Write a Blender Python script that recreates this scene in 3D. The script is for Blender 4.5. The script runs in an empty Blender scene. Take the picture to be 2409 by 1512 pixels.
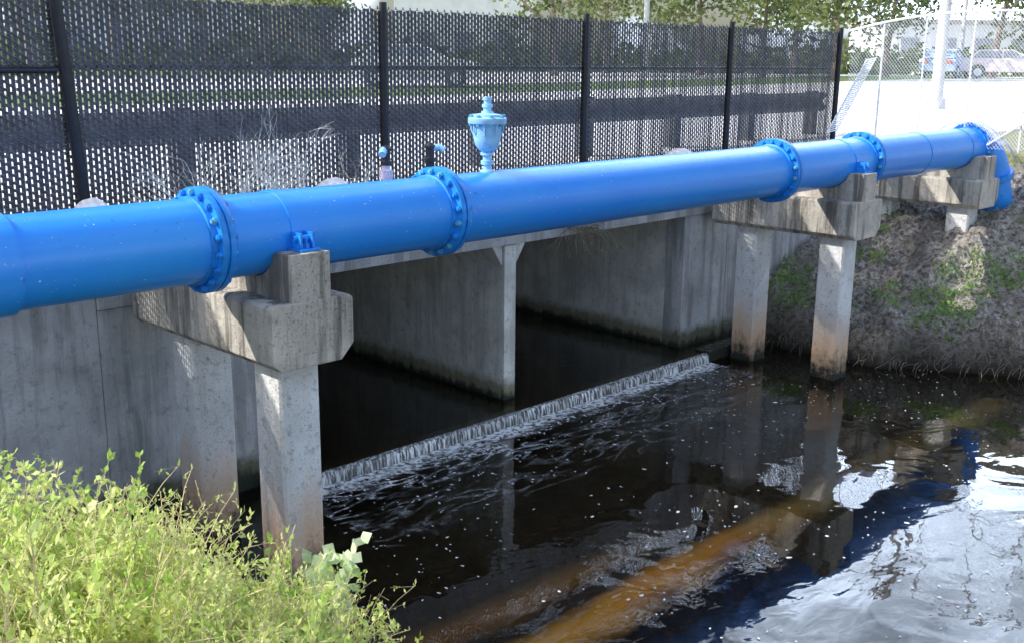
import bpy, bmesh, math, random
from math import sin, cos, pi, radians
from mathutils import Vector, Matrix, noise
random.seed(7)
sc=bpy.context.scene; C=sc.collection
# ---------------------------------------------------------------- camera
PIT,ROL,PHI,F=0.2395,-0.0099,0.7779,2520.3
Rv=Vector((sin(PHI),-cos(PHI),0)); Fv=Vector((cos(PHI)*cos(PIT),sin(PHI)*cos(PIT),-sin(PIT))); Uv=Vector((cos(PHI)*sin(PIT),sin(PHI)*sin(PIT),cos(PIT)))
Rc=Rv*cos(ROL)-Uv*sin(ROL); Uc=Rv*sin(ROL)+Uv*cos(ROL)
cam=bpy.data.objects.new('camera',bpy.data.cameras.new('camera')); C.objects.link(cam)
M=Matrix((Rc,Uc,-Fv)).transposed().to_4x4(); M.translation=Vector((0,0,3.4)); cam.matrix_world=M
cam.data.sensor_width=36; cam.data.lens=F/2409*36; cam.data.clip_end=2000; sc.camera=cam
def ray(u,v): return Fv+Rc*((u-1204.5)/F)+Uc*((756-v)/F)
def proj(p):
    q=Vector(p)-Vector((0,0,3.4)); d=q.dot(Fv); return (1204.5+F*q.dot(Rc)/d, 756-F*q.dot(Uc)/d)
def atz(u,v,z):
    q=ray(u,v); return Vector((0,0,3.4))+q*((z-3.4)/q.z)
def aty(u,v,y):
    q=ray(u,v); return Vector((0,0,3.4))+q*(y/q.y)
def far(u,d):
    q=Vector((cos(PHI),sin(PHI),0))+Rv*((u-1204.5)/F*.9715); return q*d
# ---------------------------------------------------------------- materials
class NT:
    def __init__(s,name):
        s.m=bpy.data.materials.new(name); s.m.use_nodes=True; s.t=s.m.node_tree; s.t.nodes.clear()
        s.out=s.t.nodes.new('ShaderNodeOutputMaterial')
    def n(s,typ,ins=None,**kw):
        d=s.t.nodes.new('ShaderNode'+typ)
        for k,v in kw.items(): setattr(d,k,v)
        for k,v in (ins or {}).items():
            if isinstance(v,bpy.types.NodeSocket): s.t.links.new(v,d.inputs[k])
            elif hasattr(v,'outputs'): s.t.links.new(v.outputs[0],d.inputs[k])
            else:
                if isinstance(v,tuple) and len(v)==3 and d.inputs[k].type=='RGBA': v=v+(1,)
                d.inputs[k].default_value=v
        return d
    def pos(s,scale=(1,1,1)):
        g=s.n('NewGeometry'); return s.n('VectorMath',{0:g.outputs['Position'],1:scale},operation='MULTIPLY')
    def noise(s,vec,scale,detail=4,rough=.55,dist=0):
        return s.n('TexNoise',{'Vector':vec,'Scale':scale,'Detail':detail,'Roughness':rough,'Distortion':dist})
    def rng(s,v,a,b,c=0,d=1):
        return s.n('MapRange',{0:v,1:a,2:b,3:c,4:d})
    def mix(s,f,a,b,bt='MIX'):
        d=s.n('MixRGB',{0:f,1:a,2:b},blend_type=bt); return d
    def math(s,op,a,b=0): return s.n('Math',{0:a,1:b},operation=op)
    def bsdf(s,col,rough=.6,metal=0,bump=None,bs=.3,bd=.01,**kw):
        ins={'Base Color':col,'Roughness':rough,'Metallic':metal}; ins.update(kw)
        p=s.n('BsdfPrincipled',ins)
        if bump is not None:
            b=s.n('Bump',{'Height':bump,'Strength':bs,'Distance':bd}); s.t.links.new(b.outputs[0],p.inputs['Normal'])
        return p
    def done(s,sh): s.t.links.new(sh.outputs[0],s.out.inputs[0]); return s.m
def paint(name,col,rough=.4,metal=0,var=.15,sc_=8,**kw):
    t=NT(name); p=t.pos(); n=t.noise(p,sc_,5); f=t.rng(n,.35,.7)
    dk=tuple(c*(1-var) for c in col); lt=tuple(min(1,c*(1+var)) for c in col)
    n2=t.noise(p,sc_*9,3)
    return t.done(t.bsdf(t.mix(f,dk,lt),t.rng(n2,.3,.7,rough*.8,min(1,rough*1.25)),metal,bump=n2,bs=.15,bd=.004,**kw))
def pipepaint():
    t=NT('blue_pipe_paint'); P=t.pos(); n=t.noise(P,1.2,5); n2=t.noise(P,60,2,.5); n3=t.noise(P,16,4,.6)
    c=t.mix(t.rng(n,.35,.7),(.018,.3,1.0),(.03,.36,1.0))
    c=t.mix(t.rng(n3,.68,.72,0,.6),c,(.02,.14,.45))
    sp=t.rng(n2,.73,.745); c=t.mix(sp,c,(.85,.9,.95))
    return t.done(t.bsdf(c,t.rng(n3,.3,.7,.34,.44),0,bump=t.noise(P,25,3),bs=.15,bd=.004,**{'Coat Weight':.35,'Coat Roughness':.25,'Coat IOR':1.5}))
def concrete(name,base,dark,streak=.6,zst=None,topz=None,rough=.85,speck=.4,patch=.18,drip=.55):
    t=NT(name); P=t.pos(); S=t.pos((9,9,.7))
    n1=t.noise(S,1.0,7,.65); n2=t.noise(P,2.2,6,.6,.3); n3=t.noise(P,45,4,.7); n4=t.noise(P,14,5,.7); n5=t.noise(P,90,3,.6)
    c=t.mix(t.rng(n2,.35,.68),tuple(x*.75 for x in base),tuple(min(1,x*1.15) for x in base))
    c=t.mix(t.math('MULTIPLY',t.rng(n1,.48,.61),streak),c,dark)
    c=t.mix(t.math('MULTIPLY',t.rng(n4,.55,.66),speck),c,tuple(x*.4 for x in base))
    c=t.mix(t.math('MULTIPLY',t.rng(n5,.6,.66),speck),c,tuple(x*.3 for x in base))
    z=t.n('SeparateXYZ',{0:P}).outputs[2]
    zz=t.math('ADD',z,t.math('MULTIPLY',t.math('SUBTRACT',n1,.5),drip)); zz=t.math('ADD',zz,t.math('MULTIPLY',t.math('SUBTRACT',n4,.5),patch))
    if topz:
        c=t.mix(t.rng(zz,topz[0],topz[1],0,topz[2]),c,dark)
    if zst:
        for (a,b,col) in zst: c=t.mix(t.rng(zz,a,b,0,1),col,c)
    h=t.math('ADD',n3,t.math('MULTIPLY',n4,1.5)); h=t.math('SUBTRACT',h,t.rng(n5,.6,.7))
    return t.done(t.bsdf(c,rough,bump=h,bs=.8,bd=.009))
def leafmat(name,a,b,tr=.45,sc_=5):
    t=NT(name); P=t.pos(); n=t.noise(P,sc_,4,.7); n2=t.noise(P,37,2)
    c=t.mix(t.rng(n,.36,.64),a,b); c=t.mix(t.rng(n2,.5,.75,0,.4),c,tuple(x*.5 for x in a))
    d=t.n('BsdfPrincipled',{'Base Color':c,'Roughness':.45}); l=t.n('BsdfTranslucent',{'Color':c})
    return t.done(t.n('MixShader',{0:tr,1:d,2:l}))
m={}
m['blue']=pipepaint()
m['blue_light']=paint('pale_blue_paint',(.34,.66,.97),.45,0,.12,20)
m['blue_worn']=paint('flange_blue_paint',(.016,.28,.9),.42,0,.25,18)
m['bolt']=paint('bolt_zinc',(.16,.5,.7),.4,.1,.4,60)
m['white_pipe']=paint('white_pipe_paint',(.88,.84,.86),.5,0,.15,20)
m['pink']=paint('pinkish_paint',(.9,.7,.8),.5,0,.2,20)
m['black']=paint('black_fitting',(.03,.03,.035),.5,0,.3,30)
m['post']=paint('black_post',(.012,.014,.022),.32,.1,.3,20)
m['slat']=paint('black_slat',(.08,.085,.105),.36,0,.3,10)
m['wire']=paint('black_wire',(.14,.145,.16),.35,.1,.3,10)
m['steel']=paint('galvanised_steel',(.88,.9,.93),.55,0,.1,20)
m['rail']=paint('guardrail_steel',(.14,.14,.145),.8,.1,.2,5)
m['cap']=concrete('weathered_cap_concrete',(.72,.66,.57),(.06,.05,.042),.72,None,(1.6,2.6,.45),speck=.55)
m['pile']=concrete('pile_concrete',(.97,.97,.96),(.74,.7,.65),.35,[(.34,.8,(.8,.54,.35)),(.18,.34,(.36,.25,.16)),(.06,.18,(.035,.035,.025))],None,speck=.75,patch=.5)
m['wall']=concrete('headwall_concrete',(.66,.65,.635),(.24,.23,.215),.6,[(.24,.34,(.16,.16,.1)),(.12,.2,(.03,.035,.02))],(1.5,2.8,.3),speck=.45,drip=.25)
m['barrel']=concrete('barrel_concrete',(.9,.86,.79),(.48,.44,.38),.45,[(.24,.34,(.3,.28,.18)),(.13,.2,(.035,.035,.025))],None,speck=.45,drip=.2)
m['leaf_weed']=leafmat('weed_leaf',(.56,.66,.14),(.94,.96,.42),.5,4)
m['leaf_weed2']=leafmat('weed_leaf_green',(.36,.56,.09),(.8,.92,.3),.5,4)
m['leaf_broad']=leafmat('broad_leaf',(.65,.8,.45),(.92,.97,.72),.35,9)
m['stem_weed']=paint('weed_stem',(.72,.58,.34),.7,0,.4,9)
m['stem_dry']=paint('dry_stem',(.9,.86,.76),.8,0,.2,9)
m['leaf_tree']=leafmat('tree_leaf',(.06,.1,.03),(.3,.34,.12),.5,.5)
m['leaf_bank']=leafmat('bank_leaf',(.14,.3,.05),(.38,.54,.16),.3,3)
m['bark']=paint('bark',(.28,.22,.17),.9,0,.4,3)
m['root']=paint('dry_root',(.26,.215,.15),.9,0,.4,9)
def dirt():
    t=NT('bank_dirt'); P=t.pos(); n=t.noise(P,2,6,.6); n2=t.noise(P,16,6,.75); n3=t.noise(P,1.1,4)
    z=t.n('SeparateXYZ',{0:P}).outputs[2]
    c=t.mix(t.rng(n2,.4,.62),(.15,.125,.105),(.8,.72,.64)); c=t.mix(t.rng(n,.48,.62,0,.5),c,(.26,.215,.165))
    zz=t.math('ADD',z,t.math('MULTIPLY',t.math('SUBTRACT',n3,.5),1.2))
    c=t.mix(t.rng(zz,1.95,2.3),c,t.mix(t.rng(n2,.4,.6),(.25,.28,.07),(.55,.52,.26)))
    c=t.mix(t.rng(z,.02,.5),(.03,.026,.018),c)
    return t.done(t.bsdf(c,.95,bump=n2,bs=1,bd=.08))
m['dirt']=dirt()
def groundm():
    t=NT('paved_ground'); P=t.pos(); n=t.noise(P,.25,5); n2=t.noise(P,8,6,.7); s=t.n('SeparateXYZ',{0:P})
    c=t.mix(t.rng(n2,.4,.65),(.82,.78,.76),(.96,.94,.92)); c=t.mix(t.rng(n,.45,.6,0,.3),c,(.74,.68,.64))
    d=t.math('ADD',s.outputs[1],t.math('MULTIPLY',t.math('SUBTRACT',n,.5),.8))
    g=t.mix(t.rng(n2,.4,.6),(.1,.18,.03),(.24,.32,.08))
    f=t.math('MULTIPLY',t.rng(d,24,24.6),t.rng(d,31,30.2)); c=t.mix(f,c,g)
    c=t.mix(t.rng(d,44,46),c,g)
    return t.done(t.bsdf(c,.9,bump=n2,bs=.3,bd=.01))
m['ground']=groundm()
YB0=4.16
def bedm():
    t=NT('stream_bed'); P=t.pos(); n=t.noise(P,1.5,6,.7); n2=t.noise(P,14,5,.7); s=t.n('SeparateXYZ',{0:P}); x=s.outputs[0]; y=s.outputs[1]
    x=t.math('ADD',x,t.math('MULTIPLY',n,1.5)); yy=t.math('ADD',y,t.math('MULTIPLY',t.math('SUBTRACT',n,.5),.3))
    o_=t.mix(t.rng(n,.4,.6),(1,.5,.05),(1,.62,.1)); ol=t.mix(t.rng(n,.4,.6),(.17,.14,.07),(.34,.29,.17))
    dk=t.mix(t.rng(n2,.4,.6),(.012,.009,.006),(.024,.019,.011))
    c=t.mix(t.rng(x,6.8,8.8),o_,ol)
    mk=t.rng(t.math('ABSOLUTE',t.math('SUBTRACT',yy,YB0),0),.06,.24,1,0)  # sun strip painted into bed colour: orange along it, near black beside it
    mk2=t.math('MULTIPLY',t.rng(t.math('ABSOLUTE',t.math('SUBTRACT',yy,4.8),0),.03,.25,.3,0),t.rng(x,7.4,6.4,0,1))  # second, fainter sunlit strip, likewise put into the colour
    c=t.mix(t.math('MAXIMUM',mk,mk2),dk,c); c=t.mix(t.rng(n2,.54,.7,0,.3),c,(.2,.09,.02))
    return t.done(t.bsdf(c,.9,bump=n2,bs=.4,bd=.02))
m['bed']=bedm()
def waterm():
    t=NT('dark_water'); P=t.pos(); 
    n=t.noise(P,1.1,2,.4,2.0); n2=t.noise(t.pos((1,1.6,1)),5,2,.5,.8); n3=t.noise(P,.4,2)
    amp=t.rng(n3,.42,.62,.2,1.0)
    h=t.math('MULTIPLY',t.math('ADD',n,t.math('MULTIPLY',n2,.13)),amp)
    b=t.n('Bump',{'Height':h,'Strength':.4,'Distance':.028})
    fr=t.n('Fresnel',{'IOR':1.55,'Normal':b.outputs[0]})
    tr=t.n('BsdfTransparent',{'Color':(.98,.85,.58,1)}); gl=t.n('BsdfGlossy',{'Color':(1,1,1,1),'Roughness':.02,'Normal':b.outputs[0]})
    return t.done(t.n('MixShader',{0:fr,1:tr,2:gl}))
m['water']=waterm()
def fallm():
    t=NT('falling_water'); S=t.pos((38,38,.4)); n=t.noise(S,1.0,3,.6); n2=t.noise(t.pos((2,2,1)),1,3)
    f=t.math('MULTIPLY',t.rng(n,.45,.62),t.rng(n2,.4,.6,.6,1))
    w=t.n('BsdfPrincipled',{'Base Color':(1,1,1,1),'Roughness':.2})
    g=t.n('BsdfPrincipled',{'Base Color':(.1,.105,.1,1),'Roughness':.04,'IOR':1.7})
    return t.done(t.n('MixShader',{0:f,1:g,2:w}))
m['fall']=fallm()
def lace():
    t=NT('foam_lace'); P=t.pos((.8,2.0,1)); w=t.noise(P,1.6,4); wv=t.n('VectorMath',{0:P,1:w.outputs[1]},operation='ADD')
    v=t.n('TexVoronoi',{'Vector':wv,'Scale':3.2},feature='DISTANCE_TO_EDGE'); n=t.noise(P,1.1,4,.7); n2=t.noise(t.pos(),18,3); n6=t.noise(t.pos(),3.5,5,.7)
    uv=t.n('TexCoord').outputs['UV']; fs=t.n('SeparateXYZ',{0:uv}); fy=fs.outputs[1]; fx=fs.outputs[0]
    line=t.rng(v.outputs[0],.0,.14,1,0); e=t.rng(fy,0,1,1.0,.0)
    f=t.math('MULTIPLY',t.math('MULTIPLY',line,e),t.rng(n,.42,.6)); f=t.math('MULTIPLY',f,t.rng(n2,.36,.62,.1,1)); 
    f=t.math('MULTIPLY',f,t.rng(fx,0,1,1.5,.4))
    near=t.math('MULTIPLY',t.rng(t.math('SUBTRACT',fy,t.math('MULTIPLY',n6,.5)),-.06,-.18),t.rng(n2,.36,.56))
    f=t.math('MINIMUM',t.math('MAXIMUM',f,near),1)
    tr=t.n('BsdfTransparent'); d=t.n('BsdfDiffuse',{'Color':(1,1,1,1)})
    return t.done(t.n('MixShader',{0:f,1:tr,2:d}))
m['lace']=lace()
m['foam']=paint('foam_white',(.95,.97,.97),.5)
m['glass']=paint('dark_glass',(.36,.4,.46),.1)
m['tyre']=paint('tyre_rubber',(.14,.14,.14),.8)
m['silver']=paint('silver_car_paint',(.5,.62,.86),.25,.1)
m['white_car']=paint('white_car_paint',(.85,.85,.87),.3)
m['red']=paint('red_car_paint',(.86,.76,.78),.3)
m['lamp']=paint('car_lamp',(.6,.2,.15),.2)
m['plaster']=paint('white_plaster',(.9,.9,.9),.8,0,.08,1)
m['roofm']=paint('grey_roof',(.45,.43,.43),.8)
m['pole']=paint('pole_concrete',(.65,.65,.66),.8)
# ---------------------------------------------------------------- geometry helpers
class MB:
    def __init__(s): s.v=[]; s.f=[]
    def add(s,v,f):
        o=len(s.v); s.v+= [tuple(p) for p in v]; s.f+=[tuple(i+o for i in q) for q in f]; return s
    def box(s,x0,x1,y0,y1,z0,z1):
        return s.add([(x0,y0,z0),(x1,y0,z0),(x1,y1,z0),(x0,y1,z0),(x0,y0,z1),(x1,y0,z1),(x1,y1,z1),(x0,y1,z1)],
          [(3,2,1,0),(4,5,6,7),(0,1,5,4),(1,2,6,5),(2,3,7,6),(3,0,4,7)])
    def tube(s,pts,r,n=8,caps=True):
        pts=[Vector(p) for p in pts]; rs=r if isinstance(r,(list,tuple)) else [r]*len(pts)
        V=[];Fc=[]; prev=None
        for i,p in enumerate(pts):
            d=(pts[min(i+1,len(pts)-1)]-pts[max(i-1,0)])
            if d.length<1e-9: d=Vector((0,0,1))
            d.normalize()
            if prev is None: a=d.orthogonal().normalized()
            else:
                a=prev-d*prev.dot(d)
                a=a.normalized() if a.length>1e-6 else d.orthogonal().normalized()
            prev=a; b=d.cross(a)
            for k in range(n): V.append(p+(a*cos(2*pi*k/n)+b*sin(2*pi*k/n))*rs[i])
        for i in range(len(pts)-1):
            for k in range(n): Fc.append((i*n+k,i*n+(k+1)%n,(i+1)*n+(k+1)%n,(i+1)*n+k))
        if caps: Fc.append(tuple(range(n-1,-1,-1))); Fc.append(tuple((len(pts)-1)*n+k for k in range(n)))
        return s.add(V,Fc)
    def lathe(s,prof,o,axis='z',n=32):
        V=[];Fc=[]
        for (r,h) in prof:
            for k in range(n):
                a=2*pi*k/n; c_,s_=r*cos(a),r*sin(a)
                V.append((o[0]+c_,o[1]+s_,o[2]+h) if axis=='z' else (o[0]+h,o[1]+c_,o[2]+s_))
        for i in range(len(prof)-1):
            for k in range(n): Fc.append((i*n+k,i*n+(k+1)%n,(i+1)*n+(k+1)%n,(i+1)*n+k))
        Fc.append(tuple(range(n-1,-1,-1))); Fc.append(tuple((len(prof)-1)*n+k for k in range(n)))
        return s.add(V,Fc)
    def prism(s,poly,a,b,axis):
        n=len(poly)
        def P(p,t): return (t,p[0],p[1]) if axis=='x' else ((p[0],t,p[1]) if axis=='y' else (p[0],p[1],t))
        return s.add([P(p,a) for p in poly]+[P(p,b) for p in poly],[tuple(range(n)),tuple(range(2*n-1,n-1,-1))]+[(i,i+n,(i+1)%n+n,(i+1)%n) for i in range(n)])
    def build(s,name,mt,parent=None,smooth=False,bevel=0,fix=True,sub=0):
        me=bpy.data.meshes.new(name); me.from_pydata(s.v,[],s.f); me.update()
        if fix:
            bm=bmesh.new(); bm.from_mesh(me); bmesh.ops.recalc_face_normals(bm,faces=bm.faces)
            if bevel: bmesh.ops.bevel(bm,geom=[e for e in bm.edges if len(e.link_faces)==2 and e.calc_face_angle(0)>.5],offset=bevel,segments=2,affect='EDGES',profile=.6)
            bm.to_mesh(me); bm.free()
        if smooth:
            for p in me.polygons: p.use_smooth=True
            if smooth!='all':
                try: me.set_sharp_from_angle(angle=radians(38))
                except Exception: pass
        me.materials.append(m[mt] if isinstance(mt,str) else mt)
        o=bpy.data.objects.new(name,me); C.objects.link(o)
        if parent: o.parent=parent; o.matrix_parent_inverse=Matrix.Translation(parent.location).inverted() if parent.parent is None and parent.type=='EMPTY' and parent.rotation_euler.z==0 else Matrix.Identity(4)
        return o
def tag(o,label=None,cat=None,group=None,kind=None):
    for k,v in (('label',label),('category',cat),('group',group),('kind',kind)):
        if v: o[k]=v
    return o
def empty(name,loc,label,cat,group=None,rz=0):
    o=bpy.data.objects.new(name,None); C.objects.link(o); o.location=loc; o.rotation_euler=(0,0,rz); return tag(o,label,cat,group)
def ncopy(o,parent=None):
    c=o.copy(); C.objects.link(c)
    if parent: c.parent=parent; c.matrix_parent_inverse=o.matrix_parent_inverse.copy()
    for ch in list(o.children): ncopy(ch,c)
    return c
def g(x,y):
    r=math.hypot(x,y); t=max(0,min(1,(r-12)/50)); return 2.13+.55*t
def lerp_tab(tab,x):
    if x<=tab[0][0]: return tab[0][1]
    for (a,b),(c,d) in zip(tab,tab[1:]):
        if x<=c: return b+(d-b)*(x-a)/(c-a)
    return tab[-1][1]
def grid(name,x0,x1,nx,y0,y1,ny,fn,mt,parent=None,kind=None):
    mb=MB(); V=[]
    for j in range(ny+1):
        for i in range(nx+1):
            x=x0+(x1-x0)*(i/nx); y=y0+(y1-y0)*j/ny
            V.append((x,y,fn(x,y)))
    Fc=[(j*(nx+1)+i,j*(nx+1)+i+1,(j+1)*(nx+1)+i+1,(j+1)*(nx+1)+i) for j in range(ny) for i in range(nx)]
    mb.add(V,Fc); o=mb.build(name,mt,parent,smooth='all',fix=False)
    if kind: o['kind']=kind
    return o
# ---------------------------------------------------------------- world, sun
SD=Vector((-.9,.7,.91)).normalized()
w=bpy.data.worlds.new('World'); sc.world=w; w.use_nodes=True; nt=w.node_tree; nt.nodes.clear()
def wn(t,**k):
    d=nt.nodes.new('ShaderNode'+t)
    for a,b in k.items(): setattr(d,a,b)
    return d
sky=wn('TexSky'); sky.sky_type='NISHITA'; sky.sun_disc=False; sky.sun_elevation=math.asin(SD.z); sky.sun_rotation=math.atan2(SD.x,SD.y); sky.dust_density=2
tc=wn('TexCoord'); ns=wn('TexNoise'); ns.inputs['Scale'].default_value=6; ns.inputs['Detail'].default_value=5; ns.inputs['Roughness'].default_value=.5
nt.links.new(tc.outputs['Generated'],ns.inputs['Vector'])
dp=wn('VectorMath',operation='DOT_PRODUCT'); dp.inputs[1].default_value=Vector((.89,.33,.40)).normalized(); nt.links.new(tc.outputs['Generated'],dp.inputs[0])
m1=wn('MapRange'); m1.inputs[1].default_value=.87; m1.inputs[2].default_value=1.0; m1.inputs[3].default_value=-.12; m1.inputs[4].default_value=.12; nt.links.new(dp.outputs['Value'],m1.inputs[0])  # bright cloud patch added where the water mirrors the sky, lifting its reflection
ad=wn('Math',operation='ADD'); nt.links.new(ns.outputs[0],ad.inputs[0]); nt.links.new(m1.outputs[0],ad.inputs[1])
mr=wn('MapRange'); mr.inputs[1].default_value=.42; mr.inputs[2].default_value=.76; nt.links.new(ad.outputs[0],mr.inputs[0])
mx=wn('MixRGB'); mx.inputs[2].default_value=(52,62,78,1)
nt.links.new(mr.outputs[0],mx.inputs[0]); nt.links.new(sky.outputs[0],mx.inputs[1])
bg=wn('Background'); bg.inputs[1].default_value=.135; nt.links.new(mx.outputs[0],bg.inputs[0])
wo=wn('OutputWorld'); nt.links.new(bg.outputs[0],wo.inputs[0])
sl=bpy.data.lights.new('sun','SUN'); sl.energy=5; sl.angle=radians(.5); sl.color=(1,.97,.91)
so=bpy.data.objects.new('sun',sl); C.objects.link(so); so.rotation_euler=SD.to_track_quat('Z','Y').to_euler()
sc.view_settings.view_transform='Standard'; sc.view_settings.look='None'; sc.view_settings.exposure=0
# ---------------------------------------------------------------- ground, banks, bed, water
YH=7.2; FY=7.42
grid('ground',-150,250,100,7.46,400,90,lambda x,y:g(x,y),'ground',kind='structure')
LT=[(-8,4),(0,3.3),(3,3.05),(4.2,3.15),(4.7,2.8),(5.2,2.0),(6,1.2),(7.2,.8)]
def zl(x,y):
    d=lerp_tab(LT,y)-x; n=noise.noise(Vector((x*1.3,y*1.3,0)))*.12+noise.noise(Vector((x*5,y*5,3)))*.04
    if d<0: return max(-.6,d*.8)+n*.5
    return min(1.4,d*.72)+n*min(1,d+.2)
grid('near_bank',-9,8,120,-9,7.19,110,zl,'dirt',kind='structure')
RT=[(-20,15),(2,13.1),(3.98,12.25),(4.65,11.9),(5.34,11.4),(6.62,11.35),(7.2,11.2)]
def zr(x,y):
    n0=noise.noise(Vector((x*1.1,y*1.1,5))); n1=noise.noise(Vector((x*4,y*4,8))); n2=noise.noise(Vector((x*12,y*12,2)))
    d=x-lerp_tab(RT,y)+n0*.15+n1*.06
    if d<0: return max(-.6,d*1.2)
    z=.38*(1-math.exp(-d/.12))+max(0,d-.1)*.42+max(0,d-3.9)*.9+n0*.13*min(1,d)+n1*.12+n2*.06
    z-=.35*math.exp(-((x-15.0)**2/.3+(y-5.6)**2/.3))
    return min(z,g(x,y)+n1*.05)
grid('far_bank',10.9,17,200,2,7.19,160,zr,'dirt',kind='structure')
grid('far_bank_slope',10.9,60,90,-40,2,60,lambda x,y:zr(x,y)-.005,'dirt',kind='structure')
grid('verge',17,60,60,2,7.46,8,lambda x,y:min(zr(x,y),g(x,y))-.004,'dirt',kind='structure')
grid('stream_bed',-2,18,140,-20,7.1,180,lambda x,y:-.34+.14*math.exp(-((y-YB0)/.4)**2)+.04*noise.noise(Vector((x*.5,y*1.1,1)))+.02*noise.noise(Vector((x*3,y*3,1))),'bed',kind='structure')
zu=.105
wa=atz(765,1110,zu); wb=atz(1663,830,zu); wd=(wb-wa).normalized()
W0=wa+wd*((4.425-wa.x)/wd.x); W1=wb; W2=wb+wd*((11.0-wb.x)/wd.x)
mb=MB(); mb.add([(-3,-30,0),(30,-30,0),(30,7.195,0),(-3,7.195,0)],[(0,1,2,3)]); tag(mb.build('water','water',fix=False),kind='structure')
mb=MB(); mb.add([(W0.x,W0.y,zu),(W1.x,W1.y,zu),(W2.x,W2.y,zu),(W2.x,7.19,zu),(10.13,7.19,zu),(10.13,16,zu),(4.43,16,zu),(4.43,7.19,zu)],[(0,1,2,3,4,7),(4,5,6,7)]); tag(mb.build('culvert_water','water',fix=False),kind='structure')
# ---------------------------------------------------------------- culvert
cv=empty('concrete_culvert',(7.28,7.2,0),'double barrelled concrete box culvert under the black slatted fence','culvert')
def wallpiece(name,a,mt='wall',bev=.006):
    return MB().box(*a).build(name,mt,cv,bevel=bev)
wallpiece('wing_wall',(-6,3.158,YH,7.45,-.6,2.1)); wallpiece('wing_wall',(3.162,4.42,YH,7.45,-.6,1.66))
wallpiece('wing_wall',(10.14,11.02,YH,7.45,-.6,1.66)); wallpiece('wing_wall',(11.03,13.4,YH,7.45,-.6,2.1))
mb=MB().box(7.2,7.36,YH,15.9,-.6,1.655)
mb.prism([(7.05,1.66),(7.19,1.45),(7.19,1.66)],YH+.02,15.8,'y'); mb.prism([(7.51,1.66),(7.37,1.66),(7.37,1.45)],YH+.02,15.8,'y')
mb.build('divider_wall','barrel',cv,bevel=.01)
wallpiece('barrel_wall',(4.12,4.418,7.46,15.9,-.6,1.655),'barrel'); wallpiece('barrel_wall',(10.142,10.44,7.46,15.9,-.6,1.655),'barrel')
wallpiece('top_slab',(3.162,11.02,YH-.02,7.45,1.665,2.1)); wallpiece('barrel_roof',(4.0,10.6,7.455,16.2,1.66,2.05),'barrel')
wallpiece('barrel_end',(4.0,10.6,15.92,16.2,-.6,1.655),'barrel'); wallpiece('barrel_floor',(4.0,10.6,6.9,15.9,-.75,-.62),'barrel')
# weir
wr=empty('weir',((W0.x+W1.x)/2,W0.y,0),'low concrete weir with clear water spilling over it across the culvert mouth','weir')
nrm=Vector((wd.y,-wd.x,0)); 
if nrm.y>0: nrm=-nrm
def slabq(A,B,z,off=0):
    q=[A+nrm*off,B+nrm*off,B-nrm*.18,A-nrm*.18]
    return MB().add([(p.x,p.y,-.6) for p in q]+[(p.x,p.y,z) for p in q],[(3,2,1,0),(4,5,6,7),(0,1,5,4),(1,2,6,5),(2,3,7,6),(3,0,4,7)])
slabq(W0,W1,zu-.02).build('sill','barrel',wr); slabq(W1+wd*.005,W2,zu+.025,.02).build('side_ledge','barrel',wr,bevel=.01)
mb=MB(); prof=[(-.03,zu+.001),(.0,zu+.001),(.016,zu-.006),(.026,zu-.03),(.032,zu-.065),(.037,0.0),(.04,-.02)]
N=300; V=[];Fc=[]
for i in range(N+1):
    for j,(o2,z_) in enumerate(prof):
        wob=noise.noise(Vector((i*.3,j*.1,0)))*.004+noise.noise(Vector((i*.11,0,4)))*.01
        p=W0+(W1-W0)*(i/N)+nrm*(o2+wob*min(1,j/3)); V.append((p.x,p.y,z_))
nP=len(prof)
for i in range(N):
    for j in range(nP-1): Fc.append((i*nP+j,i*nP+j+1,(i+1)*nP+j+1,(i+1)*nP+j))
mb.add(V,Fc); mb.build('falling_sheet','fall',wr,smooth='all')
mb=MB(); A=W0+nrm*.04; B_=W1+nrm*.04; Wd=1.35
o=mb.add([(A.x,A.y,.004),(B_.x,B_.y,.004),(B_.x+nrm.x*Wd,B_.y+nrm.y*Wd,.004),(A.x+nrm.x*Wd,A.y+nrm.y*Wd,.004)],[(0,1,2,3)]).build('foam','lace',fix=False)
ul=o.data.uv_layers.new(name='uv')
for i,c_ in enumerate([(0,0),(1,0),(1,1),(0,1)]): ul.data[i].uv=c_
tag(o,'lacy white foam drifting below the weir','foam',kind='stuff')
mb=MB(); random.seed(3)
def fleck(x,y,r):
    n=7; a0=random.random()*6; st=random.uniform(1,2.2); an=random.random()*3
    V=[]
    for k in range(n):
        a=a0+2*pi*k/n; rr=r*random.uniform(.7,1.2); X=cos(a)*rr*st; Y=sin(a)*rr
        V.append((x+X*cos(an)-Y*sin(an),y+X*sin(an)+Y*cos(an),.007))
    mb.add(V+[(x,y,.007+r*.25)],[(k,(k+1)%n,n) for k in range(n)])
for _ in range(800):
    s_=random.random()**1.3; d=random.expovariate(1/.5)+.08
    p=W0+(W1-W0)*s_+nrm*d
    if noise.noise(Vector((p.x*1.6,p.y*2.5,0)))>.0 or random.random()<.15: fleck(p.x,p.y,random.uniform(.003,.011))
for _ in range(1300):
    x=random.uniform(3.6,12.5); y=random.uniform(1.5,6.3)
    if noise.noise(Vector((x*.8,y*.8,7)))>-.08: fleck(x,y,random.uniform(.003,.008)*(1 if random.random()>.07 else 1.8))
tag(mb.build('foam_flecks','foam'),'scattered white foam flecks floating on the dark stream','foam',kind='stuff')
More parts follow.
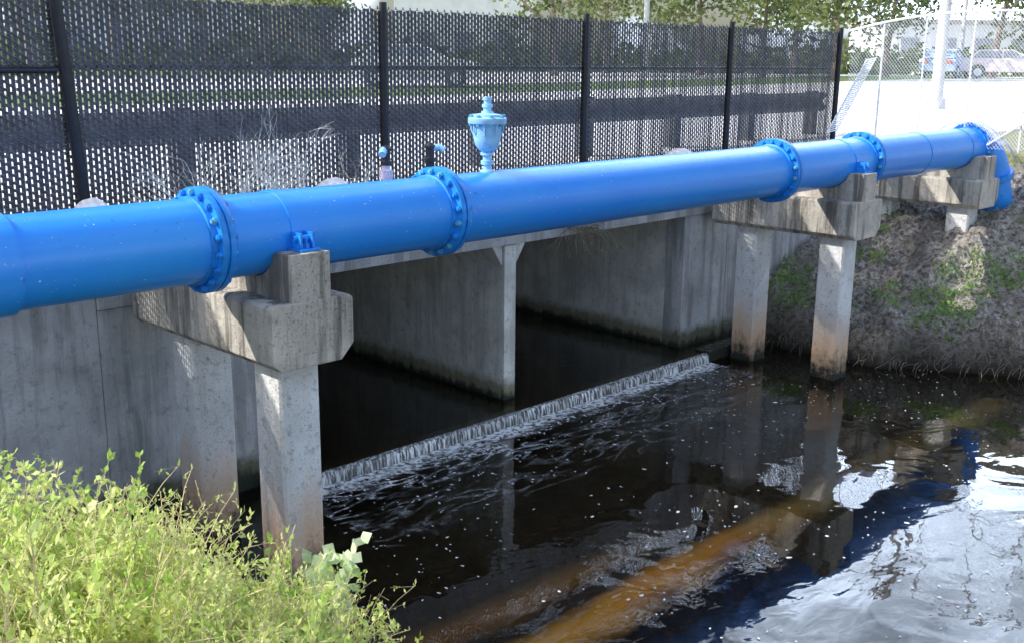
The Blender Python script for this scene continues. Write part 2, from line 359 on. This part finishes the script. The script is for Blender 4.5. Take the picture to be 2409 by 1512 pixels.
# ---------------------------------------------------------------- pipe supports
PY,PZ,PR=5.68,2.351,.2496
def support(X,label,piles=True,zb=1.58,pileb=-.6):
    t=empty('pipe_support',(X,6.1,0),label,'pipe support','concrete supports carrying the blue pipe')
    mb=MB(); y0,y1=5.25,7.02; zt=1.985
    poly=[(X-.295,zb+.05),(X-.24,zb),(X+.2,zb),(X+.295,zb+.1),(X+.295,zt-.02),(X+.27,zt),(X-.27,zt),(X-.295,zt-.02)]
    mb.prism(poly,y0,y1,'y'); mb.build('cap_beam','cap',t,bevel=.012)
    mb=MB(); P=[(5.262,1.975),(5.262,2.27),(5.42,2.27)]
    for k in range(0,9):
        a=radians(200+k*(340-200)/8); P.append((PY+cos(a)*(PR+.006),PZ+sin(a)*(PR+.006)))
    P+=[(5.95,2.27),(6.1,2.27),(6.1,1.975)]
    mb.prism(P,X-.14,X+.14,'x'); mb.build('saddle','cap',t,bevel=.008)
    mb=MB(); P=[(6.3,1.975),(6.3,2.2)]+[(6.6+cos(radians(a))*.165,2.27+sin(radians(a))*.165) for a in (200,235,270,305,340)]+[(6.9,2.2),(6.9,1.975)]
    mb.prism(P,X-.12,X+.12,'x'); mb.build('rear_saddle','cap',t,bevel=.008)
    for Y in (5.571,6.618):
        if piles or Y<6:
            s=.148; c=.018; poly=[(X-s+c,Y-s),(X+s-c,Y-s),(X+s,Y-s+c),(X+s,Y+s-c),(X+s-c,Y+s),(X-s+c,Y+s),(X-s,Y+s-c),(X-s,Y-s+c)]
            mb=MB(); mb.prism(poly,pileb,zb+.003,'z'); mb.build('pile','pile',t,bevel=.004)
    return t
support(3.63,'nearest streaked concrete pipe support with two piles rising beside the bush')
support(10.7,'middle streaked concrete pipe support with two piles standing beside the far bank')
support(13.95,'farthest concrete pipe support sitting on a short pile in the bare bank',True,1.62,.6)
# ---------------------------------------------------------------- blue pipe
pp=empty('water_pipe',(8,PY,PZ),'long blue painted water pipe with bolted flanges crossing over the stream','pipe')
FX=[1.62,3.16,5.0,9.44,11.22]
ends=[-3]+FX+[14.2]
for a,b in zip(ends,ends[1:]):
    MB().tube([(a+.001,PY,PZ),(b-.001,PY,PZ)],PR,64).build('pipe_section','blue',pp,smooth=True)
def flange(X,nb=18,R=.312):
    f=MB()
    f.lathe([(PR+.002,-.085),(PR+.012,-.08),(PR+.016,-.045),(R,-.043),(R+.002,-.04),(R+.002,-.008),(R-.01,-.006),(R-.01,.006),(R+.002,.008),(R+.002,.04),(R,.043),(PR+.016,.045),(PR+.012,.08),(PR+.002,.085)],(X,PY,PZ),'x',72)
    fo=f.build('flange','blue_worn',pp,smooth=True)
    for k in range(nb):
        a=2*pi*(k+.5)/nb; c_=(PY+cos(a)*(R-.026),PZ+sin(a)*(R-.026))
        b=MB(); e1=random.uniform(.0,.012)
        b.lathe([(.0125,-.066-e1),(.0125,.066)],(X,c_[0],c_[1]),'x',8)
        b.lathe([(.021,-.063),(.021,-.044)],(X,c_[0],c_[1]),'x',6); b.lathe([(.021,.044),(.021,.06)],(X,c_[0],c_[1]),'x',6)
        bo=b.build('bolt','bolt' if random.random()<.35 else 'blue_worn',None); bo.parent=fo
for X in FX: flange(X)
def strap(X,lug=True):
    s_=MB().lathe([(PR+.001,-.045),(PR+.007,-.044),(PR+.007,.044),(PR+.001,.045)],(X,PY,PZ),'x',64).build('strap','blue',pp,smooth=True)
    if lug:
        l=MB().box(X-.07,X+.07,5.30,5.44,2.272,2.286).box(X-.05,X-.035,5.33,5.46,2.287,2.38).box(X+.035,X+.05,5.33,5.46,2.287,2.38)
        l.lathe([(.018,-.07),(.018,.07)],(X,5.375,2.345),'x',8); l.lathe([(.022,0),(.022,.03),(.012,.031),(.012,.06)],(X,5.35,2.286),'z',6)
        lo=l.build('lug','blue_worn',None); lo.parent=s_
strap(3.66); strap(10.73)
MB().lathe([(PR+.001,-.1),(PR+.022,-.095),(PR+.024,-.02),(PR+.024,.02),(PR+.022,.095),(PR+.001,.1)],(1.93,PY,PZ),'x',64).build('collar','blue',pp,smooth=True)
for X in (12.55,13.75): MB().lathe([(PR+.001,-.014),(PR+.005,-.01),(PR+.005,.01),(PR+.001,.014)],(X,PY,PZ),'x',64).build('weld_band','blue_worn',pp,smooth=True)
pts=[]; Rb=.52; hd=Vector((.97,-.24,0)).normalized()
for k in range(13):
    a=radians(k*6.2); pts.append(Vector((14.2,PY,PZ))+Vector((1,0,0)).lerp(hd,min(1,k/6)).normalized()*Rb*sin(a)+Vector((0,0,-Rb*(1-cos(a)))))
e=pts[-1]; dv=(pts[-1]-pts[-2]).normalized(); pts.append(e+dv*.8)
MB().tube(pts,PR+.004,48).build('elbow','blue',pp,smooth=True)
flange(14.22)
q=e+dv*.02; mb=MB(); mb.tube([q-dv*.04,q+dv*.04],.3,40); mb.build('elbow_flange','blue_worn',pp,smooth=True)
# ---------------------------------------------------------------- rear pipe, hose taps, air valve
rp=empty('rear_pipe',(6,6.6,2.27),'slim whitish pipe hidden behind the blue pipe with only its round couplings showing','pipe')
MB().tube([(-3,6.6,2.27),(14.4,6.6,2.27)],.15,32).build('pipe_section','white_pipe',rp,smooth=True)
for (u,v) in ((215,475),(785,432),(1600,355)):
    x=aty(u,v,6.6).x; MB().lathe([(.16,-.07),(.225,-.065),(.25,-.03),(.26,.03),(.235,.065),(.16,.07)],(x,6.6,2.27),'x',28).build('coupling','white_pipe',rp,smooth=True)
def hosetap(u,lab,pink):
    x=aty(u,400,6.6).x
    t=empty('hose_tap',(x,6.6,2.42),lab,'tap')
    MB().lathe([(.03,0),(.03,.06),(.055,.065),(.055,.13),(.035,.135),(.035,.17)],(x,6.6,2.42),'z',16).build('riser','pink' if pink else 'black',t,smooth=True)
    MB().lathe([(.042,.17),(.042,.2),(.034,.21),(.034,.27),(.042,.28),(.042,.3),(.025,.32)],(x,6.6,2.42),'z',16).build('tap_body','black',t,smooth=True)
    sg=1 if not pink else -1
    MB().tube([(x,6.6,2.69),(x+.06*sg,6.56,2.71),(x+.09*sg,6.53,2.68)],[.022,.028,.03],12).build('spout','blue_light',t,smooth=True)
    return t
hosetap(908,'black hose tap on a pinkish riser directly before the fence post',True)
hosetap(1012,'shorter black hose tap with a pale blue outlet beside the big flange',False)
ax=5.49
av=empty('air_valve',(ax,PY,2.59),'pale blue bowl shaped air release valve standing on top of the blue pipe','valve')
o_=(ax,PY,0)
MB().lathe([(.06,2.585),(.05,2.61),(.032,2.615),(.032,2.65),(.047,2.652),(.047,2.68),(.032,2.682),(.032,2.715),(.05,2.72),(.05,2.74)],o_,'z',20).build('base_nipple','blue_light',av,smooth=True)
MB().lathe([(.04,2.741),(.06,2.755),(.088,2.79),(.1,2.84),(.105,2.93),(.112,2.945)],o_,'z',32).build('bowl','blue_light',av,smooth=True)
MB().lathe([(.138,2.946),(.141,2.95),(.141,2.985),(.136,2.99),(.105,2.995),(.1,3.012),(.045,3.02),(.042,3.035)],o_,'z',36).build('lid','blue_light',av,smooth=True)
for k in range(8):
    a=2*pi*(k+.3)/8; MB().lathe([(.016,2.93),(.016,3.008),(.008,3.012)],(ax+.121*cos(a),PY+.121*sin(a),0),'z',6).build('bolt','bolt',av)
for k in range(8):
    a=2*pi*(k+.8)/8; c_,s_=cos(a),sin(a); MB().tube([(ax+.118*c_,PY+.118*s_,2.945),(ax+.118*c_,PY+.118*s_,2.9),(ax+.1*c_,PY+.1*s_,2.86)],.006,5).build('rib','blue_light',av)
MB().lathe([(.03,3.036),(.03,3.06),(.04,3.062),(.04,3.085),(.026,3.087),(.026,3.11),(.033,3.112),(.033,3.135)],o_,'z',12).build('outlet','blue_light',av,smooth=True)
# ---------------------------------------------------------------- slatted fence
fn=empty('slatted_fence',(5.92,FY,2.1),'tall black chain link fence filled with vertical privacy slats behind the pipe','fence')
FP=[x*1.008 for x in (-1.94,.66,3.22,5.868,8.471,11.074,13.68)]; ZB,ZT=2.13,3.828
for i,X in enumerate(FP):
    r=.042 if i==2 else .032; x1=X-.12 if i==2 else X; yy=FY-.045 if i==2 else FY-.03
    MB().tube([(X,yy,2.0),(x1,yy,ZT+.03)],r,14).build('post','post',fn,smooth=True)
MB().tube([(-3,FY+.05,3.32),(13.68,FY+.05,3.32)],.021,10).build('mid_rail','post',fn,smooth=True)
MB().tube([(-3,FY-.05,3.3),(3.1,FY-.05,3.3)],.022,10).build('brace_rail','post',fn,smooth=True)
MB().tube([(-3,FY,2.15),(13.68,FY,2.15)],.006,6).build('tension_wire','post',fn)
p=.040; hh=.0255
for a,b in zip(FP,FP[1:]):
    mb=MB(); wb_=MB(); n=int(round((b-a)/p)); st=(b-a)/n; wv=.0298; K=int((ZT-ZB)/hh)
    for i in range(n):
        x=a+i*st; dx=random.uniform(-.001,.001); t0=random.uniform(-.012,.012); tw=random.uniform(-.0025,.0025)
        xa=x+(st-wv)/2+dx; xb=xa+wv; z0,z1=ZB+t0*.3,ZT-.03+t0
        mb.add([(xa,FY-tw,z0),(xb,FY+tw,z0),(xb,FY+tw,z1),(xa,FY-tw,z1)],[(0,1,2,3)])
        rr=.0024; V=[];Fc=[]
        for k in range(K+1):
            odd=(k+(i%2))%2; xx=x+(st+.002 if odd else -.002); yy=FY-.007; zz=ZB+k*hh
            V+=[(xx,yy-rr,zz),(xx,yy+rr,zz-rr),(xx,yy+rr,zz+rr)]
        for k in range(K):
            for j in range(3): Fc.append((k*3+j,k*3+(j+1)%3,(k+1)*3+(j+1)%3,(k+1)*3+j))
        wb_.add(V,Fc)
        for k in range(0,K+1):
            if (k+(i%2))%2==0:
                z=ZB+k*hh; wb_.add([(x-.0062,FY-.0045,z-.010),(x+.0062,FY-.0045,z-.013),(x+.0062,FY-.0045,z+.010),(x-.0062,FY-.0045,z+.013)],[(0,1,2,3)])
    mb.build('slat_panel','slat',fn,fix=False); wb_.build('wire_fabric','wire',fn,fix=False)
# ---------------------------------------------------------------- bare chain link guard across the far end of the pipe
gx=14.05; YA,YB=7.38,3.6
def gtop(y): return 4.05-.2*((y-5.55)/1.75)**2
fg=empty('chain_link_guard',(gx,PY,PZ),'bare silver chain link guard with a curved top across the far end of the pipe','fence')
mb=MB(); mb.tube([(gx,YA+(YB-YA)*k/24,gtop(YA+(YB-YA)*k/24)) for k in range(25)],.016,6); mb.build('arched_rail','steel',fg,smooth=True)
mb=MB(); sp=.045; zlo=PZ+.0
for k in range(-130,130):
    for sgn in (1,-1):
        c=k*sp; run=None; t=0.0
        while t<=1.75:
            y=5.5+c+sgn*t; z=zlo+t*1.15
            ok=YB<=y<=YA and z<=gtop(y) and not (abs(y-PY)<.27 and z<PZ+.27)
            if ok:
                if run is None: run=(y,z)
                last=(y,z)
            elif run is not None:
                if last!=run: mb.tube([(gx,run[0],run[1]),(gx,last[0],last[1])],.0028,3,False)
                run=None
            t+=.035
        if run is not None and last!=run: mb.tube([(gx,run[0],run[1]),(gx,last[0],last[1])],.0028,3,False)
mb.build('mesh_fabric','steel',fg,fix=False)
for y in (6.91,6.33,5.70,5.0,4.4):
    MB().tube([(gx+.012,y,PZ+(.26 if abs(y-PY)<.2 else -.02)),(gx+.012,y,gtop(y))],.012,6).build('upright_bar','steel',fg)
MB().tube([(gx-.02,PY-.3,PZ+.05),(gx-.02,PY-1.6,PZ+.95)],.012,6).build('brace_bar','steel',fg)
MB().tube([(gx,YA,PZ),(gx,PY+.26,PZ)],.012,6).build('bottom_bar','steel',fg)
P0=aty(2040,140,7.1); P1=aty(1945,315,7.2)
mb=MB(); n=34; d=(P1-P0); sd=Vector((.09,-.09,.03))
for i in range(n):
    a=P0+d*(i/n); b=P0+d*((i+.7)/n); mb.add([a,a+sd,b+sd,b],[(0,1,2,3)])
mb.tube([P0,P1],.012,5); mb.tube([P0+sd,P1+sd],.006,5); tag(mb.build('toothed_strip','steel'),'leaning toothed metal strip beside the last black fence post','strip')
mb=MB(); V=[];nn=16
for j in range(nn+1):
    for i in range(nn+1):
        x=13.95+i*.045; y=PY-.48+j*.05; z=PZ+.335-1.1*max(0,(abs(y-PY)-.08))**1.5+.03*noise.noise(Vector((x*6,y*6,0)))-.5*max(0,x-14.25)
        V.append(Vector((x,y,z)))
for j in range(nn+1):
    for i in range(nn+1):
        for (di,dj) in ((1,1),(1,-1)):
            if 0<=i+di<=nn and 0<=j+dj<=nn: mb.tube([V[j*(nn+1)+i],V[(j+dj)*(nn+1)+i+di]],.003,3,False)
tag(mb.build('crumpled_mesh','steel',fix=False),'crumpled sheet of silver chain link draped over the pipe elbow','wire mesh')
# ---------------------------------------------------------------- guardrail behind the fence
gr=empty('guardrail',(8,9.4,2.13),'steel guardrail on short posts seen through the slatted fence','guardrail')
mb=MB(); wp=[(9.33,2.60),(9.27,2.66),(9.33,2.72),(9.36,2.76),(9.33,2.80),(9.27,2.86),(9.33,2.91)]
V=[(x,y,z) for x in (-4,17.0) for (y,z) in wp]; k=len(wp)
mb.add(V,[(i,i+1,i+1+k,i+k) for i in range(k-1)]); mb.build('rail_beam','rail',gr,fix=False)
for i in range(-4,7):
    x=5.1+1.95*i; z=g(x,9.4); MB().box(x-.08,x+.08,9.37,9.55,z-.1,2.93).build('rail_post','rail',gr,bevel=.005)
# ---------------------------------------------------------------- plants
def leafq(mb,p,d,l,wd,up=None):
    d=d.normalized(); s_=d.cross(Vector((random.uniform(-1,1),random.uniform(-1,1),random.uniform(.2,1)))); 
    if s_.length<1e-4: s_=Vector((1,0,0))
    s_=s_.normalized()*wd; mid=p+d*l*.5
    mb.add([p,mid+s_,p+d*l,mid-s_],[(0,1,2,3)])
def rnd(): return Vector((random.uniform(-1,1),random.uniform(-1,1),random.uniform(-1,1)))
def weed(nst,H,spread,lf,ll,name,lmat,smat,lab,cat,grp,twig=True,leafw=.28,lean=1.0):
    root=empty(name,(0,0,0),lab,cat,grp); L=MB(); S=MB()
    for _ in range(nst):
        a=random.random()*2*pi; rr=random.random()**.6*spread*.55; b=Vector((cos(a)*rr,sin(a)*rr,-.05))
        out=(Vector((cos(a),sin(a),0))*random.uniform(.1,1.0)+rnd()*.35)*lean; h=H*random.choice([random.uniform(.45,.9),random.uniform(.6,1.2)])
        pts=[b]; d=(Vector((0,0,1))+out*.25).normalized(); K=7; bare=twig and random.random()<.16; k_=random.uniform(.6,1.6)
        for k in range(K):
            d=(d+out*.09+rnd()*.16*lean+Vector((0,0,-.03*k*lean))).normalized(); pts.append(pts[-1]+d*h/K)
        S.tube(pts,[.003*(1-.8*i/K)+.0007 for i in range(K+1)],3,False)
        for k in range(2,K+1):
            for q in range(lf):
                t=random.random(); p0=pts[k-1].lerp(pts[k],t); dd=rnd()+Vector((0,0,.5))
                if twig and random.random()<.45:
                    tl=random.uniform(.04,.12); tw=p0+dd.normalized()*tl; S.tube([p0,tw],.0009,3,False)
                    if not bare:
                        for z in range(5): leafq(L,p0.lerp(tw,random.uniform(.3,1)),rnd()+dd,ll*k_*random.uniform(.5,1),ll*k_*leafw*.5)
                elif not bare or random.random()<.2: leafq(L,p0,dd,ll*k_*random.uniform(.6,1.3),ll*k_*leafw*.5)
    L.build('leaves',lmat,root,fix=False); S.build('stems',smat,root,fix=False); return root
random.seed(21)
protos=[weed(80,.6,.5,5,.031,'weedy_shrub',lm,'stem_weed','','shrub',None,True,lw) for lm,lw in (('leaf_weed',.32),('leaf_weed2',.46),('leaf_weed',.38))]
OUT=[(-400,1040),(0,1085),(120,1105),(300,1105),(400,1150),(480,1215),(540,1290),(620,1345),(720,1320),(860,1345),(950,1410),(1000,1500)]
B=[(1.1,4.25),(1.5,4.3),(1.9,4.25),(2.25,4.2),(1.0,3.9),(1.4,3.9),(1.8,3.85),(2.15,3.9),(2.45,3.85),(.95,3.55),(1.3,3.55),(1.7,3.5),(2.05,3.55),(2.35,3.5),(.95,3.2),(1.3,3.2),(1.65,3.15),(1.95,3.2),(2.15,3.2),(1.0,2.9),(1.35,2.85),(1.6,2.85),(2.55,4.15),(2.62,3.75)]
cnt=0
for i,(x,y) in enumerate(B):
    z0=zl(x,y); u,v0=proj((x,y,z0)); zt=z0; wpx=.22*F/math.hypot(x,y)
    vt=max(lerp_tab(OUT,u-wpx*.7),lerp_tab(OUT,u),lerp_tab(OUT,u+wpx*.7))+20
    while zt<z0+.8 and proj((x,y,zt))[1]>vt: zt+=.02
    s_=max(.28,min(1.2,(zt-z0)/.6))
    if i>=3 and u+.45*s_*F/math.hypot(x,y)>1050: continue
    pr_=protos[cnt%3]; o=pr_ if cnt<3 else ncopy(pr_); cnt+=1
    o.location=(x,y,z0); o.rotation_euler=(0,0,i*1.9); o.scale=(min(1,max(s_,.5)),min(1,max(s_,.5)),s_)
    tag(o,'yellow green weedy shrub with feathery stems in the sunlit clump on the near bank','shrub','feathery shrubs crowding the near bank')
bp=weed(13,.84,.1,7,.066,'leafy_plant','leaf_broad','stem_weed','pale plant with large oval leaves rising at the foot of the nearest front pile','plant',None,False,.8,.35)
bp.location=(2.8,4.08,zl(2.8,4.08))
def twigs(x,y,z,n,H,lab,mt='stem_dry'):
    mb=MB()
    def br(p0,d,l,r,dep):
        pts=[p0]; 
        for k in range(4): d=(d+rnd()*.22).normalized(); pts.append(pts[-1]+d*l/4)
        mb.tube(pts,[r,r*.8,r*.7,r*.6,r*.4],3,False)
        if dep>0:
            for _ in range(4): br(pts[random.randint(1,4)],(d+rnd()*.8).normalized(),l*random.uniform(.4,.75),r*.6,dep-1)
    for _ in range(n): br(Vector((x+random.uniform(-.4,.4),y+random.uniform(-.08,.08),z)),Vector((random.uniform(-.9,.9),random.uniform(-.35,.1),1)).normalized(),H*random.uniform(.5,1),.005,3)
    return tag(mb.build('bare_weed',mt,fix=False),lab,'weed')
random.seed(5)
twigs(aty(540,430,6.9).x,6.9,2.1,13,.64,'tall bare twiggy weed between the fence and the pipe, left of the taps')
twigs(aty(740,420,6.9).x,6.9,2.1,10,.4,'low bleached weed tangled against the fence just left of the taps')
mb=MB()
for _ in range(60):
    p0=aty(random.uniform(1330,1405),535,7.12)+Vector((0,-.02,0)); pts=[p0]; d=Vector((random.uniform(-.4,.9),-.25,random.uniform(-.2,.3)))
    for k in range(7): d=(d+rnd()*.55+Vector((.03,0,-.25))).normalized(); pts.append(pts[-1]+d*.06*random.uniform(.5,1.1))
    mb.tube(pts,.0035,3,False)
tag(mb.build('hanging_weed','root',fix=False),'dry tangled weed hanging from the slab edge over the right barrel','weed')
mb=MB(); random.seed(9); nl=0
while nl<4800:
    x=random.uniform(11.3,15.2); y=random.uniform(3.2,7.1); z=zr(x,y)
    if z<.3: continue
    nv=noise.noise(Vector((x*1.3,y*1.3,11)))+.7*noise.noise(Vector((x*5,y*5,1)))+ (.2 if .4<z<1.0 else -.2)
    if nv<.26: continue
    for _ in range(4): leafq(mb,Vector((x,y,z))+rnd()*.07+Vector((0,0,.02)),rnd()+Vector((0,0,.8)),random.uniform(.03,.065),.013); nl+=1
tag(mb.build('bank_greens','leaf_bank',fix=False),'low green creepers in patches on the far bank','ground cover',kind='stuff')
mb=MB()
for _ in range(550):
    y=random.uniform(2.6,7.1); x=lerp_tab(RT,y)+random.uniform(-.03,.4); z=max(.05,zr(x,y)); pts=[Vector((x,y,z+.03))]; d=Vector((-.7,random.uniform(-.4,.4),.1))
    for k in range(5): d=(d+rnd()*.55+Vector((-.05,0,-.35))).normalized(); pts.append(pts[-1]+d*random.uniform(.02,.06))
    mb.tube(pts,.0034,3,False)
tag(mb.build('dry_roots','root',fix=False),'tangled dry roots and dead grass overhanging the water at the far bank','roots',kind='stuff')
mb=MB()
for _ in range(800):
    x=random.uniform(11.6,15); y=random.uniform(2.6,7.1); r=random.uniform(.01,.05); z=zr(x,y); c_=Vector((x,y,z)); 
    V=[c_+Vector(v_)*r*random.uniform(.7,1.2) for v_ in ((1,0,0),(-1,0,0),(0,1,0),(0,-1,0),(0,0,.8),(0,0,-1))]
    mb.add(V,[(0,2,4),(2,1,4),(1,3,4),(3,0,4),(2,0,5),(1,2,5),(3,1,5),(0,3,5)])
tag(mb.build('bank_pebbles','dirt'),'small pebbles and rubble scattered on the far bank','pebbles',kind='stuff')
# ---------------------------------------------------------------- background
def tree(H,cr,seed,nl=2000):
    random.seed(seed); root=empty('tree',(0,0,0),'','tree'); T=MB(); L=MB(); cl=[]
    top=Vector((random.uniform(-.4,.4),random.uniform(-.4,.4),H*.75)); pts=[Vector((0,0,-.2)),Vector((.05,.05,H*.2)),top*.55,top]
    T.tube(pts,[H*.028,H*.022,H*.015,H*.006],8)
    for k in range(11):
        b=pts[1].lerp(top,random.random()); a=random.random()*6.28; e=b+Vector((cos(a)*cr*random.uniform(.5,1),sin(a)*cr*random.uniform(.5,1),H*random.uniform(.02,.3)))
        T.tube([b,(b+e)/2+rnd()*.2,e],[H*.01,H*.006,H*.003],5); cl+= [e,(b+e)/2]
    for k in range(14): cl.append(Vector((random.gauss(0,cr*.5),random.gauss(0,cr*.5),H*random.uniform(.4,1))))
    for _ in range(nl):
        c_=random.choice(cl); q=c_+Vector((random.gauss(0,1),random.gauss(0,1),random.gauss(0,.7)))*cr*.22
        leafq(L,q,rnd(),random.uniform(.2,.42),.1)
    T.build('trunk','bark',root,smooth=True); L.build('crown','leaf_tree',root,fix=False); return root
tp=[tree(7.5,3.0,1),tree(8.5,3.6,2),tree(6.5,2.8,3)]
TS=[(60,46),(480,62),(760,66),(1300,56),(1420,64),(1640,60),(1790,56),(1860,66),(1960,52),(2080,58),(2330,60),(2420,64),(620,48),(260,58)]
for i,(u,d) in enumerate(TS):
    o=tp[i%3] if i<3 else ncopy(tp[i%3]); q=far(u,d); s_=random.uniform(.85,1.2)
    o.location=(q.x,q.y,g(q.x,q.y)); o.rotation_euler=(0,0,i*2.3); o.scale=(s_,s_,s_)
    tag(o,'dark green broadleaf tree in the far row behind the fence','tree','trees in the row beyond the paved lot')
mb=MB(); random.seed(12)
for _ in range(6000):
    u=random.uniform(-200,2700); d=random.uniform(68,76); q=far(u,d); z=g(q.x,q.y)+random.random()**1.3*(1.4+1.4*noise.noise(Vector((u*.006,0,0)))); leafq(mb,Vector((q.x,q.y,max(z,2)))+rnd()*.3,rnd(),random.uniform(.4,.9),.25)
tag(mb.build('far_hedge','leaf_tree',fix=False),'far dark band of shrubs behind the trees','hedge',kind='stuff')
def building(u,d,wd,dp,h,lab,rz):
    q=far(u,d); t=empty('building',(q.x,q.y,g(q.x,q.y)),lab,'building',None,rz)
    MB().box(-wd/2,wd/2,-dp/2,dp/2,-.3,h).build('wall','plaster',t)
    MB().box(-wd/2-.3,wd/2+.3,-dp/2-.3,dp/2+.3,h,h+.35).build('roof','roofm',t)
    k=-wd/2+1.5
    while k<wd/2-1.5:
        f_=MB().box(k,k+1.4,-dp/2-.04,-dp/2,1.2,2.6).build('window','roofm',t); MB().box(k+.07,k+1.33,-dp/2-.05,-dp/2-.041,1.27,2.53).build('pane','glass',f_); k+=2.8
rz=PHI-pi/2
building(1090,84,10,8,7.5,'white walled building rising above the middle of the fence',rz)
building(330,80,16,8,4.0,'low pale building beyond the left part of the fence',rz)
building(2230,88,14,8,3.6,'low pale building behind the parked cars',rz)
def car(u,d,mt,lab,rz,s=1):
    q=far(u,d); t=empty('parked_car',(q.x,q.y,g(q.x,q.y)),lab,'car',None,rz)
    P=[(-2.25,.35),(-2.3,.7),(-2.2,.95),(-1.35,1.02),(1.1,1.02),(2.05,.88),(2.28,.7),(2.28,.35)]
    def arch(cx): return [(cx+.38*cos(radians(a)),.33+.38*sin(radians(a))) for a in range(0,181,20)]
    P=P+arch(1.4)[0:]+arch(-1.4)
    MB().prism(P,-.88,.88,'y').build('body',mt,t,bevel=.04)
    MB().prism([(-1.95,1.0),(-1.45,1.44),(.15,1.47),(1.1,1.0)],-.76,.76,'y').build('cabin',mt,t,bevel=.04)
    for sy in (-1,1):
        MB().prism([(-1.7,1.04),(-1.35,1.38),(-.35,1.4),(-.35,1.04)],sy*.765,sy*.775,'y').build('window','glass',t); MB().prism([(-.25,1.04),(-.25,1.4),(.12,1.41),(.85,1.04)],sy*.765,sy*.775,'y').build('window','glass',t)
        for cx in (-1.4,1.4):
            w_=MB(); n=20
            w_.add([(cx+.32*cos(2*pi*k/n),sy*.72,.32+.32*sin(2*pi*k/n)) for k in range(n)]+[(cx+.32*cos(2*pi*k/n),sy*.9,.32+.32*sin(2*pi*k/n)) for k in range(n)],[tuple(range(n)),tuple(range(2*n-1,n-1,-1))]+[(k,(k+1)%n,(k+1)%n+n,k+n) for k in range(n)])
            wo_=w_.build('wheel','tyre',t); r_=MB(); r_.add([(cx+.2*cos(2*pi*k/n),sy*.905,.32+.2*sin(2*pi*k/n)) for k in range(n)],[tuple(range(n))]); r_.build('rim','steel',wo_,fix=False)
        MB().box(2.2,2.3,sy*.55-.18,sy*.55+.18,.68,.82).build('headlight','glass',t); MB().box(-2.32,-2.24,sy*.6-.15,sy*.6+.15,.72,.9).build('taillight','lamp',t)
    return t
car(975,39,'white_car','pale parked car side on, seen through the slatted fence',rz)
car(2220,58,'silver','blue parked car around the tall pole behind the guard',rz+1.0)
car(2365,57,'red','faded pinkish parked car at the right edge of the picture',rz-.4)
def pole(u,d,r,h,lab):
    q=far(u,d); t=empty('utility_pole',(q.x,q.y,g(q.x,q.y)),lab,'pole')
    MB().tube([(q.x,q.y,g(q.x,q.y)-.2),(q.x,q.y,g(q.x,q.y)+h)],[r,r*.65],14).build('shaft','pole',t,smooth=True)
    MB().tube([(q.x,q.y,g(q.x,q.y)-.1),(q.x,q.y,g(q.x,q.y)+.25)],r*1.5,14).build('base_collar','pole',t,smooth=True)
    MB().box(q.x-1,q.x+1,q.y-.05,q.y+.05,g(q.x,q.y)+h-.8,g(q.x,q.y)+h-.68).build('cross_arm','bark',t)
pole(2205,27,.15,8.5,'thick pale utility pole standing behind the chain link guard')
pole(2252,60,.12,9,'thin distant pole directly right of the thick pale one')
pole(1511,55,.16,9,'white distant pole above the middle of the slatted fence')
